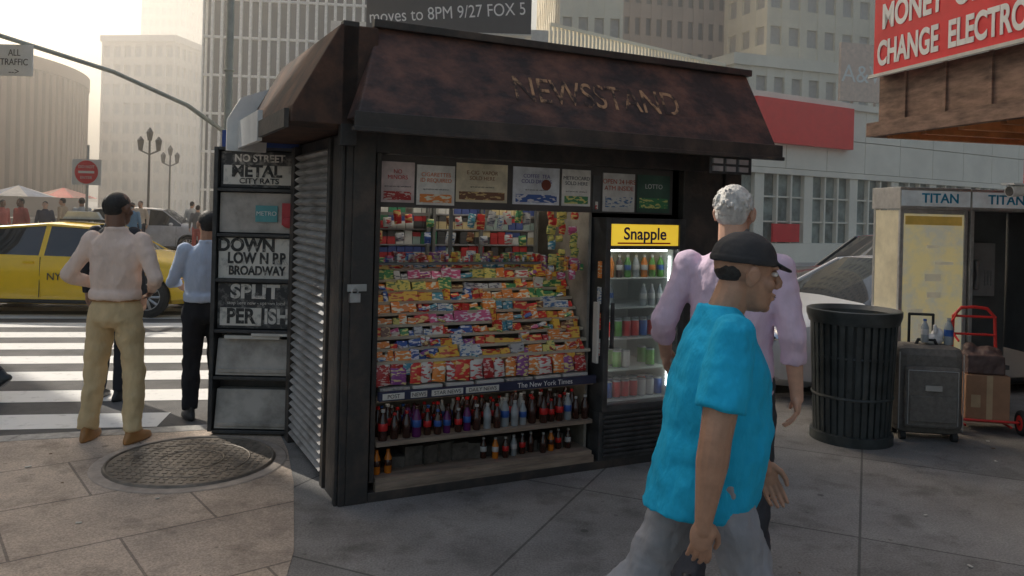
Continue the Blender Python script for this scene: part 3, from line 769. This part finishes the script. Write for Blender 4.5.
building('ornate_stone_building',(17.5,64,0),R(20),14,14,14.0,8,4,M('pale_ornate_stone',(.88,.82,.68),var=.1,vs=.4),creamg,pf=.4,sf_=.4)
building('stone_tower',(25,80,0),R(20),18,14,44,8,12,cream,creamg,pf=.4,sf_=.5)
building('grey_building',(-10,44,0),R(5),13,12,11,8,3,M('grey_stone',(.42,.43,.43)),brg)
ra=empty('round_arena',(-76,84,0))
b=MB(); rr=27; b.lathe([(.1,16.5),(rr-1,16.5),(rr,16.0),(rr,0)],120,1)
b.lathe([(rr+.2,14.9),(rr+.7,14.9),(rr+.7,16.2),(rr+.2,16.2)],120,0)
for i in range(150):
    a=2*math.pi*i/150; T=Matrix.Rotation(a,4,'Z'); b.box(rr-.1,rr+.6,-.3,.3,2.5,14.8,0,T)
b.obj('ribbed_drum',[M('arena_brown',(.27,.17,.115),var=.1,vs=.2),M('arena_dark',(.13,.08,.06))],ra)
lb=empty('low_shop_building',(-6.2,27,0),R(2))
ls=M('limestone',(.70,.65,.56),rough=.8,var=.12,vs=.6)
b=MB(); b.box(0,8.2,0,12,0,7.3); b.box(-.1,8.3,-.15,12,7.0,7.25)
for i in range(8): b.box(.3+i,1.0+i,-.03,.0-.001,3.6,6.2,1)
b.obj('facade',[ls,brg],lb)
bb=empty('rooftop_billboard',(-5.2,27.6,0),R(2))
b=MB(); b.box(0,5.7,0,.4,7.75,11.5); b.obj('panel',[M('billboard_black',(.03,.033,.043),rough=.4)],bb)
b=MB()
for i in range(6): b.box(.2+i*1.05,.28+i*1.05,.5,.6,7.2,11)
for i in range(6): b.cone((.3+i*1.0,0,7.6),(.3+i*1.0,-.7,7.5),.03,.03,6); b.box(.15+i*1.0,.45+i*1.0,-.85,-.6,7.42,7.56)
b.box(0,5.7,-.6,-.02,7.68,7.73)
b.obj('frame_and_lights',[offwhite],bb)
text('billboard_text','moves to 8PM 9/27 FOX 5',.62,bb,(2.8,-.01,8.50),white,rot=(R(90),R(-5),0),sx=.80)
bl=empty('balustrade_building',(1.2,28.5,0),R(40))
b=MB(); b.box(0,10.5,0,8,0,7.0); b.box(-.1,10.6,-.2,8,6.8,7.01); b.obj('facade',[ls],bl)
b=MB(); b.box(0,10.5,0,.15,7.0,7.12); b.box(0,10.5,0,.12,8.35,8.47)
for i in range(53): b.box(i*.2,i*.2+.08,.02,.1,7.1,8.36)
b.obj('railing',[cream],bl)
rb=empty('low_retail_building',(8.6,29.6,0),R(31))
pc=M('pale_cladding',(.85,.79,.68),rough=.7,var=.08,vs=.5)
b=MB()
b.box(-5,28,.25,9,0,6.2,2); b.box(-5,28,0,.24,0,.75,0); b.box(-5,28,-.02,.24,3.4,3.62,0)
for i in range(14):
    for j in range(2): b.box(-5+i*2.4,-5+i*2.4+2.37,.0,.24,3.64+j*1.3,3.64+j*1.3+1.27,0)
b.box(-5.1,28,-.12,.3,6.2,6.45,0)
x=-5
for i in range(40):
    wdt=.09 if i%3 else .5; b.box(x,x+wdt,.05,.24,.76,3.39,0); x+=.8+wdt-.1
for z in (1.55,2.5): b.box(-5,28,.12,.22,z,z+.06,0)
b.obj('facade',[pc,wglass,M('shop_windows',(.24,.27,.25),rough=.15,var=.6,vs=1.2)],rb)
b=MB(); b.box(.2,5.8,-.3,-.02,4.55,6.2); b.obj('red_sign_band',[M('bright_red_panel',(.85,.03,.03),rough=.5,var=.05)],rb)
b=MB(); b.box(1.5,3.0,-.04,.04,.8,1.5); b.obj('window_poster',[red],rb)
bb2=empty('pale_billboard',(19.5,48,0),R(15))
b=MB(); b.box(0,3.6,0,.2,8.9,12.4); b.box(1.0,1.1,.2,.3,5,10); b.box(2.6,2.7,.2,.3,5,10); b.obj('panel',[M('pale_ad',(.72,.55,.45))],bb2)
text('ad_text','A&W',1.5,bb2,(1.8,-.02,10.5),white)
SZ=Vector((-.75,.66,0)).normalized(); az=math.atan2(SZ.y,SZ.x)
building('unseen_shade_block',(-9.25,11.70,0),az,45,18,16,14,5,M('shade_block_stone',(.6,.55,.48)),brg)  # unseen block added to keep the sun off the near sidewalk
building('unseen_shade_tower',(-52.5,53.5,0),az-R(90),9.5,14,78,5,24,M('shade_tower_stone',(.6,.55,.48)),brg)  # unseen tower added to shade the ground right of the kiosk

# ------------------------------------------------------------------ street furniture far left
grn=M('faded_green_paint',(.36,.40,.37),rough=.6)
sl=empty('street_lamp',(-8.95,25,-.12))
b=MB(); b.cone((0,0,0),(0,0,.8),.26,.2,12); b.cone((0,0,.8),(0,0,10),.14,.10,12); b.torus((0,0,2.5),.15,.04,n=16,k=6); b.torus((0,0,4.1),.15,.05,n=16,k=6); b.torus((0,0,6),.13,.04,n=16,k=6)
b.chain([(0,0,4.0),(-.05,-3,4.5),(-.1,-7,4.72),(-.1,-11.5,4.65)],[.07,.06,.05,.04],n=8)
b.chain([(0,0,9.5),(.6,0,10.2),(1.6,0,10.3)],[.06,.05,.05],n=8); b.ell((1.9,0,10.25),(.35,.15,.1))
b.obj('pole_and_arm',[grn],sl,smooth=True)
box('traffic_lane_sign',sl,-.55,.12,-10.4,-10.36,4.05,4.62,white); text('lane_sign_text','ALL\nTRAFFIC',.17,sl,(-.2,-10.41,4.38),blk,sx=.8); text('lane_sign_arrow','-->',.16,sl,(-.2,-10.41,4.12),blk)
dn=empty('do_not_enter_sign',(-10.65,20,-.12))
b=MB(); b.cone((0,.03,0),(0,.03,3.2),.035,.035,8); b.obj('post',[alum],dn)
box('plate',dn,-.36,.36,-.02,0,2.2,2.84,white); b=MB(); b.cone((0,-.03,2.52),(0,-.021,2.52),.29,.29,32); b.obj('red_disc',[red],dn)
box('bar',dn,-.2,.2,-.038,-.031,2.49,2.55,white); text('sign_text','DO NOT',.1,dn,(0,-.033,2.65),white); text('sign_text','ENTER',.1,dn,(0,-.033,2.38),white)
for X,Y in((-18.2,40),(-22.3,52)):
    lp=empty('twin_street_lamp',(X,Y,-.12)); b=MB(); b.cone((0,0,0),(0,0,.9),.2,.12,10); b.cone((0,0,.9),(0,0,5),.07,.05,8)
    b.chain([(-.45,0,4.4),(0,0,4.2),(.45,0,4.4)],[.04]*3,n=6)
    for s in(-.45,.45): b.cone((s,0,4.4),(s,0,4.9),.1,.17,8); b.cone((s,0,4.9),(s,0,5.1),.18,.03,8)
    b.cone((0,0,4.9),(0,0,5.3),.1,.17,8); b.cone((0,0,5.3),(0,0,5.55),.18,.03,8)
    b.obj('lamp',[blk2],lp,smooth=True)
def umbrella(X,Y,c1,c2):
    e=empty('vendor_umbrella',(X,Y,-.12)); b=MB(); n=8; vs=[(0,0,2.3)]+[(1.25*math.cos(2*math.pi*i/n),1.25*math.sin(2*math.pi*i/n),1.9) for i in range(n)]
    b.add(vs,[],0)
    for i in range(n): b.f.append([0,1+i,1+(i+1)%n]); b.m.append(i%2)
    b.cone((0,0,0),(0,0,2.35),.03,.03,8,2); b.obj('canopy',[c1,c2,alum],e)
    b=MB(); b.box(-.6,.6,-.4,.4,.3,1.1); b.box(-.65,.65,-.45,.45,1.1,1.14); b.torus((-.4,-.42,.25),.2,.03,'Y',n=16,k=6); b.torus((.4,-.42,.25),.2,.03,'Y',n=16,k=6); b.obj('cart',[alum],e)
umbrella(-17.4,31,red,M('pale_red',(.6,.3,.25))); umbrella(-17.6,28.5,M('white_canvas',(.65,.62,.58)),M('blue_canvas',(.3,.35,.45)))

# ------------------------------------------------------------------ people
def person(name,loc,rz,sc,skin,shirt,trous,shoe,hairm,P=None,sleeve='long',cap=None,lod=0,belly=0,hair='short',hy=0,hp=0,hem=.88,fold=.012,beltm=None,hs=1.0,deep=0,ar=1.0):
    e=empty(name,loc,rz,sc)
    J=dict(hipR=(.09,0,.92),hipL=(-.09,0,.92),kneeR=(.10,.02,.50),kneeL=(-.10,.02,.50),ankR=(.11,-.02,.09),ankL=(-.11,-.02,.09),
      shR=(.180,0,1.415),shL=(-.180,0,1.415),elR=(.25,-.04,1.14),elL=(-.25,-.04,1.14),wrR=(.26,.03,.89),wrL=(-.26,.03,.89),
      head=(0,.02,1.63),neck=(0,-.015,1.47),chesty=0.0,toeR=0,toeL=0)
    if P: J.update(P)
    V={k_:(Vector(v_) if isinstance(v_,tuple) else v_) for k_,v_ in J.items()}
    vx=[.009,.013,.022][lod]
    cy_=V['chesty']; B=belly; Dp=deep
    b=MB()
    b.rings([((0,-.01-Dp*.6,hem),.172+B*.4,.122+B*.8+Dp),((0,-Dp*.3,hem+.06),.172+B*.5,.124+B+Dp*.8),((0,.01+cy_*.3+B*.25,1.06),.160+B*.5,.118+B+Dp*.7),((0,cy_*.6+B*.1,1.20),.170+B*.3,.122+B*.6+Dp*.7),((0,cy_*.9,1.31),.180,.122+Dp*.7),((0,cy_-.005,1.385),.172,.10+Dp*.5),((0,cy_-.01,1.435),.125,.080+Dp*.3),((0,cy_-.012,1.475),.070,.064)],n=28)
    for s in 'RL':
        sh,el,wr=V['sh'+s],V['el'+s],V['wr'+s]
        if sleeve=='short':
            mid=sh.lerp(el,.74); b.chain([sh,mid],[.068*ar,.074*ar],ends=(1,0))
        elif sleeve=='roll':
            mid=el.lerp(wr,.45); b.chain([sh,el,mid],[.064,.055,.050],ends=(1,0))
            b.cone(el.lerp(wr,.3),el.lerp(wr,.46),.055,.053,14)
        else:
            b.chain([sh,el,el.lerp(wr,.93)],[.062,.051,.037],ends=(1,0))
            if lod<2: b.cone(el.lerp(wr,.84),el.lerp(wr,.95),.041,.041,14)
    if sleeve!='short': b.torus((0,cy_*.8-.01,1.487),.064,.014,n=20,k=8); b.ell((0,cy_*.8-.012,1.475),(.062,.055,.02))
    else: b.torus((0,cy_-.01,1.470),.068,.009,n=20,k=8)
    blob('shirt',b,shirt,e,vx,2,fold,.11)
    b=MB()
    b.rings([((0,.0,.80),.12,.105),((0,-.005,.86),.165+B*.3,.125+B*.4),((0,.0,.93),.166+B*.4,.125+B*.6),((0,.005,1.0),.156+B*.4,.115+B*.7)],n=24)
    for s in 'RL':
        h_,k_,a_=V['hip'+s],V['knee'+s],V['ank'+s]
        b.chain([h_-Vector((0,0,.02)),h_.lerp(k_,.5),k_,k_.lerp(a_,.5),a_+Vector((0,0,-.01))],[.102,.09,.076,.071,.066],ends=(1,0))
    blob('trousers',b,trous,e,vx,3,fold*1.2,.09)
    if beltm:
        b=MB(); b.rings([((0,.004,.985),.168+B*.4,.128+B*.7),((0,.005,1.018),.166+B*.4,.126+B*.7)],n=28); b.obj('belt',[beltm],e,smooth=True)
    b=MB()
    for s in 'RL':
        a_=V['ank'+s]; pt=V['toe'+s]; T=Matrix.Translation(a_)@Matrix.Rotation(-pt,4,'X')@Matrix.Rotation(R(-8 if s=='R' else 8),4,'Z')
        b.rings([((0,.05,-.09),.042,.14),((0,.05,-.075),.046,.145),((0,.045,-.05),.045,.135),((0,.01,-.02),.04,.08),((0,-.01,.03),.036,.05)],0,T,n=20)
    blob('shoes',b,shoe,e,.008 if lod<2 else .014,2)
    H=Matrix.Translation(V['head'])@Matrix.Rotation(hy,4,'Z')@Matrix.Rotation(hp,4,'X')@Matrix.Scale(hs,4)
    b=MB()
    b.ell((0,-.012,.03),(.074,.094,.084),0,H); b.ell((0,.022,-.035),(.061,.066,.085),0,H); b.ell((0,.038,-.082),(.048,.048,.038),0,H)
    b.ell((0,.068,-.103),(.022,.018,.016),0,H)
    b.cone((0,.086,.014),(0,.108,-.026),.009,.0150,10,0,H); b.ell((0,.105,-.029),(.014,.014,.012),0,H)
    for s in(-1,1):
        b.ell((s*.013,.096,-.034),.0100,0,H); b.ell((s*.03,.074,.024),(.028,.015,.009),0,H); b.ell((s*.04,.055,-.03),(.025,.024,.024),0,H)
        b.ell((s*.080,-.008,-.008),(.010,.021,.034),0,H,Euler((R(-8),0,R(-s*15)))); b.torus((s*.086,-.006,-.004),.017,.005,'X',n=14,k=6,mat=H)
    b.ell((0,.089,-.062),(.023,.012,.006),0,H); b.ell((0,.087,-.074),(.020,.012,.0065),0,H)
    nk=V['neck']; hb=H@Vector((0,-.030,-.05)); b.chain([nk-Vector((0,0,.03)),hb],[.064,.060])
    vh=[.0042,.007,.012][lod]
    blob('head',b,skin,e,vh,2)
    b=MB()
    for s in(-1,1):
        b.ell((s*.03,.079,.004),(.013,.011,.008),0,H); b.ell((s*.03,.0885,.003),(.0055,.003,.0055),1,H)
        b.ell((s*.031,.087,.026),(.020,.006,.0035),2,H)
    b.ell((0,.0965,-.0677),(.02,.004,.0016),1,H)
    b.obj('eyes_and_brows',[white,blk,hairm],e,smooth=True)
    if cap:
        b=MB(); b.ell((0,-.012,.035),(.086,.104,.092),0,H,Euler((R(4),0,0)),hemi=True,n=28,k=12)
        b.ell((0,.084,.036),(.060,.062,.006),0,H,Euler((R(-20),0,0)),n=24)
        b.ell((0,-.012,.128),.007,0,H); b.rings([((0,-.012,.028),.087,.105),((0,-.012,.045),.088,.106)],0,H,n=28)
        blob('cap',b,cap,e,.004,1,.006,.04)
        b=MB(); b.ell((0,-.046,.004),(.066,.0535,.046),0,H)
        blob('hair',b,hairm,e,.0045,1,.002,.012)
    elif hair=='short':
        b=MB(); b.ell((0,-.018,.022),(.080,.099,.098),0,H,Euler((R(20),0,0)),hemi=True,n=24,k=10)
        b.ell((0,-.058,-.012),(.068,.052,.058),0,H)
        blob('hair',b,hairm,e,max(vh,.005),1,.006,.014)
    elif hair=='cropped':
        b=MB(); b.ell((0,-.016,.020),(.0760,.0955,.0940),0,H,Euler((R(20),0,0)),hemi=True,n=24,k=10); b.ell((0,-.054,-.015),(.064,.048,.048),0,H)
        blob('hair',b,hairm,e,max(vh,.005),1,.003,.01)
    elif hair=='full':
        b=MB(); b.ell((0,-.02,.024),(.080,.100,.098),0,H,Euler((R(22),0,0)),hemi=True,n=28,k=12); b.ell((0,-.056,-.010),(.070,.052,.056),0,H); b.ell((0,-.03,.035),(.079,.086,.08),0,H)
        for q in range(130):   # short tufts
            a=random.uniform(0,6.283); t=random.uniform(0,1.75)
            dv=Vector((math.sin(t)*math.cos(a)*.080,-.03+math.sin(t)*math.sin(a)*.090,.03+math.cos(t)*.086))
            if dv.y>.035 and dv.z<.07: continue
            if dv.z<-.045: continue
            tip=dv+Vector((dv.x*.06,-.006+random.uniform(-.008,.008),-.014)); b.cone(dv,tip,.0085,.0035,6,0,H)
        blob('hair',b,hairm,e,.0034,1,.003,.012)
    b=MB()
    for s in 'RL':
        sh,el,wr=V['sh'+s],V['el'+s],V['wr'+s]; sg=1 if s=='R' else -1
        if sleeve=='short': b.chain([sh.lerp(el,.5),el,el.lerp(wr,.30),wr],[.054*ar,.046*ar,.047*ar,.029])
        else: b.chain([el.lerp(wr,.3),wr],[.038,.028])
        d_=(wr-el).normalized()
        d_=(d_+Vector((0,0,-.35))).normalized()
        f_=Vector((0,1,.15)) if d_.z<-.5 else Vector((0,.3,1))
        f_=(f_-d_*f_.dot(d_)).normalized(); n_=d_.cross(f_)
        if n_.x*sg>0: n_=-n_
        def HP(a,bf,c): return wr+d_*a+f_*bf+n_*c
        fr_=Matrix((( *f_,),(*n_,),(*d_,))).transposed()
        T4=Matrix.Translation(HP(.05,0,0))@fr_.to_4x4()
        b.ell((0,0,0),(.040,.017,.054),0,T4); b.chain([wr,HP(.03,0,0)],[.028,.027])
        b.ell((.02,0,-.01),(.022,.018,.035),0,T4)
        for q,(yo,ln) in enumerate(((.030,.072),(.0105,.080),(-.0095,.074),(-.029,.058))):
            p0=HP(.075,yo*.85,0); p1=HP(.088+ln*.40,yo*1.05,.010+.003*q); p2=HP(.088+ln*.70,yo*1.05,.028+.004*q); p3=HP(.088+ln*.84,yo*1.0,.046+.004*q)
            b.chain([p0,p1,p2,p3],[.0092,.0084,.0077,.0068],n=10)
        b.chain([HP(.025,.03,.004),HP(.05,.050,.014),HP(.076,.056,.024),HP(.094,.052,.032)],[.014,.011,.0098,.008],n=10)
    blob('arms_and_hands',b,skin,e,[.0038,.007,.012][lod],1)
    return e
def cloth(n,c,bump=.8): return M(n,c,rough=.9,var=.14,vs=3,bump=bump,bs=7,stretch=(1.5,1.5,.7),bd=.03,spec=.25)
skA=M('skin_tan',(.46,.26,.17),rough=.5,var=.14,vs=14,bump=.15,bs=120,bd=.003); skB=M('skin_pale',(.60,.36,.26),rough=.5,var=.12,vs=10); skC=M('skin_dark',(.22,.12,.08),rough=.5,var=.12,vs=10)
hk=M('black_hair',(.03,.026,.023),rough=.6,var=.4,vs=60,bump=.6,bs=150,bd=.004); hg=M('grey_hair',(.74,.72,.68),rough=.65,col2=(.42,.40,.38),vs=30,bump=.6,bs=90,stretch=(1,1,.3),bd=.006)
shb=M('black_shoe',(.03,.03,.03),rough=.3); brs=M('brown_leather',(.4,.2,.07),rough=.4)
person('walking_man',(.655,2.60,0),R(-94),.945,skA,cloth('blue_tshirt',(.02,.45,.74),1.0),cloth('grey_trousers',(.33,.335,.36)),shb,hk,
  P=dict(shR=(.175,.04,1.395),shL=(-.170,.05,1.395),elR=(.25,-.02,1.09),wrR=(.25,-.05,.83),elL=(-.24,.12,1.11),wrL=(-.22,.24,.88),
   head=(0,.115,1.592),neck=(0,.035,1.45),chesty=.04,kneeR=(.10,.17,.50),ankR=(.09,.27,.10),kneeL=(-.1,-.20,.49),ankL=(-.1,-.54,.22),toeL=R(45)),
  sleeve='short',cap=M('cap_black',(.04,.04,.043),rough=.8),belly=.045,hem=.79,hy=R(8),hp=R(-5),fold=.030,hs=1.10,deep=.034,ar=1.10)
person('walking_man',(1.0,3.6,0),R(-22),1.045,skB,cloth('lilac_shirt',(.68,.53,.66)),cloth('dark_slacks',(.07,.07,.08)),shb,hg,
  P=dict(shR=(.19,0,1.40),shL=(-.19,0,1.40),elR=(.25,-.04,1.12),wrR=(.27,.03,.88),elL=(-.29,-.02,1.14),wrL=(-.31,.16,.98),kneeR=(.1,.18,.5),ankR=(.1,.2,.1),kneeL=(-.1,-.08,.5),ankL=(-.1,-.4,.18),toeL=R(35)),
  sleeve='roll',hair='full',hem=.86,belly=.02,fold=.028,hy=R(-8))
person('standing_man',(-2.77,5.62,0.004),R(-4),1.0,skC,cloth('peach_shirt',(.84,.66,.56)),cloth('khaki_trousers',(.68,.52,.30)),brs,hk,
  P=dict(elR=(.32,-.05,1.15),elL=(-.32,-.05,1.15),wrR=(.16,.19,1.05),wrL=(-.16,.19,1.05),shR=(.18,0,1.41),shL=(-.18,0,1.41),ankR=(.165,-.02,.09),ankL=(-.165,-.02,.09),kneeR=(.14,.02,.5),kneeL=(-.14,.02,.5)),
  sleeve='long',hair='cropped',lod=1,hem=.99,belly=.015,beltm=brs,hy=R(-12),fold=.028)
person('standing_man',(-3.62,7.3,-.12),R(-10),1.07,skA,cloth('dark_jacket',(.05,.05,.055)),cloth('dark_trousers',(.035,.035,.04)),shb,hk,lod=1,hem=.84,hy=R(-50))
person('standing_man',(-2.56,6.75,-.12),R(28),1.0,skA,cloth('light_blue_shirt',(.52,.60,.74)),cloth('black_trousers',(.03,.03,.034)),shb,hk,
  P=dict(elL=(-.27,.02,1.15),wrL=(-.2,.22,1.12),elR=(.27,.0,1.15),wrR=(.22,.22,1.10)),lod=1,hem=.98,belly=.03,beltm=shb,fold=.024)
person('walking_pedestrian',(-4.95,7.3,-.12),R(80),1.0,skB,cloth('navy_coat',(.03,.035,.06)),cloth('navy_trousers',(.03,.03,.04)),shb,hk,
  P=dict(kneeR=(.1,.2,.5),ankR=(.1,.3,.1),kneeL=(-.1,-.1,.48),ankL=(-.1,-.45,.22),toeL=R(40)),lod=2)
cl=[(.5,.12,.1),(.6,.6,.58),(.05,.06,.1),(.15,.3,.45),(.45,.35,.25),(.2,.2,.2),(.6,.5,.4)]
for i,(X,Y,a) in enumerate(((-13.2,21.5,160),(-12.1,22.5,30),(-14.0,24,200),(-11.4,24,10),(-14.6,26,90),(-10.6,27,20),(-13.0,28,180),(-15.6,24.5,250),(-12.0,30,0),(-14.2,30,40),(-10.9,31,190),(-9.6,33,0))):
    person('distant_pedestrian',(X,Y,0),R(a),random.uniform(.93,1.03),random.choice([skA,skB,skC]),cloth('coat_%d'%i,cl[i%7],0),cloth('legs_%d'%i,cl[(i+2)%7] if i%2 else (.04,.04,.06),0),shb,hk,lod=2,fold=.01)

# ------------------------------------------------------------------ haze in the air over the avenue
hm=bpy.data.materials.new('street_haze'); hm.use_nodes=True
nt=hm.node_tree; nt.nodes.remove(nt.nodes['Principled BSDF'])
vs_=nt.nodes.new('ShaderNodeVolumeScatter'); vs_.inputs['Density'].default_value=.0062; vs_.inputs['Anisotropy'].default_value=.66; vs_.inputs['Color'].default_value=(1,.975,.93,1)
nt.links.new(vs_.outputs[0],nt.nodes['Material Output'].inputs['Volume'])
b=MB(); b.box(-190,60,9.5,300,-.6,44); b.obj('haze',[hm])

# ------------------------------------------------------------------ camera, light, sky
cd=bpy.data.cameras.new('camera'); cam=bpy.data.objects.new('camera',cd); COL.objects.link(cam)
cd.sensor_width=36; cd.lens=28.125; cd.shift_y=-76/1024; cd.clip_end=4000; cd.clip_start=.05
cam.matrix_world=Matrix.Translation((0,0,1.68))@Matrix.Rotation(R(90),4,'X')@Matrix.Rotation(.026,4,'Z')
scene.camera=cam
el=R(40); D=Vector((SZ.x*math.cos(el),SZ.y*math.cos(el),math.sin(el)))
sd=bpy.data.lights.new('sun','SUN'); sd.energy=5; sd.angle=R(.5); sd.color=(1,.92,.80)
so=bpy.data.objects.new('sun',sd); COL.objects.link(so); so.rotation_euler=D.to_track_quat('Z','Y').to_euler()
w=bpy.data.worlds.new('World'); scene.world=w; w.use_nodes=True
nt=w.node_tree; sk=nt.nodes.new('ShaderNodeTexSky'); sk.sky_type='NISHITA'; sk.sun_disc=False
sk.sun_elevation=el; sk.sun_rotation=math.atan2(D.x,D.y); sk.air_density=1.7; sk.dust_density=7; sk.ozone_density=.4
bg=nt.nodes['Background']; bg.inputs[1].default_value=.15; nt.links.new(sk.outputs[0],bg.inputs[0])
scene.view_settings.view_transform='Standard'; scene.view_settings.look='None'; scene.view_settings.exposure=0
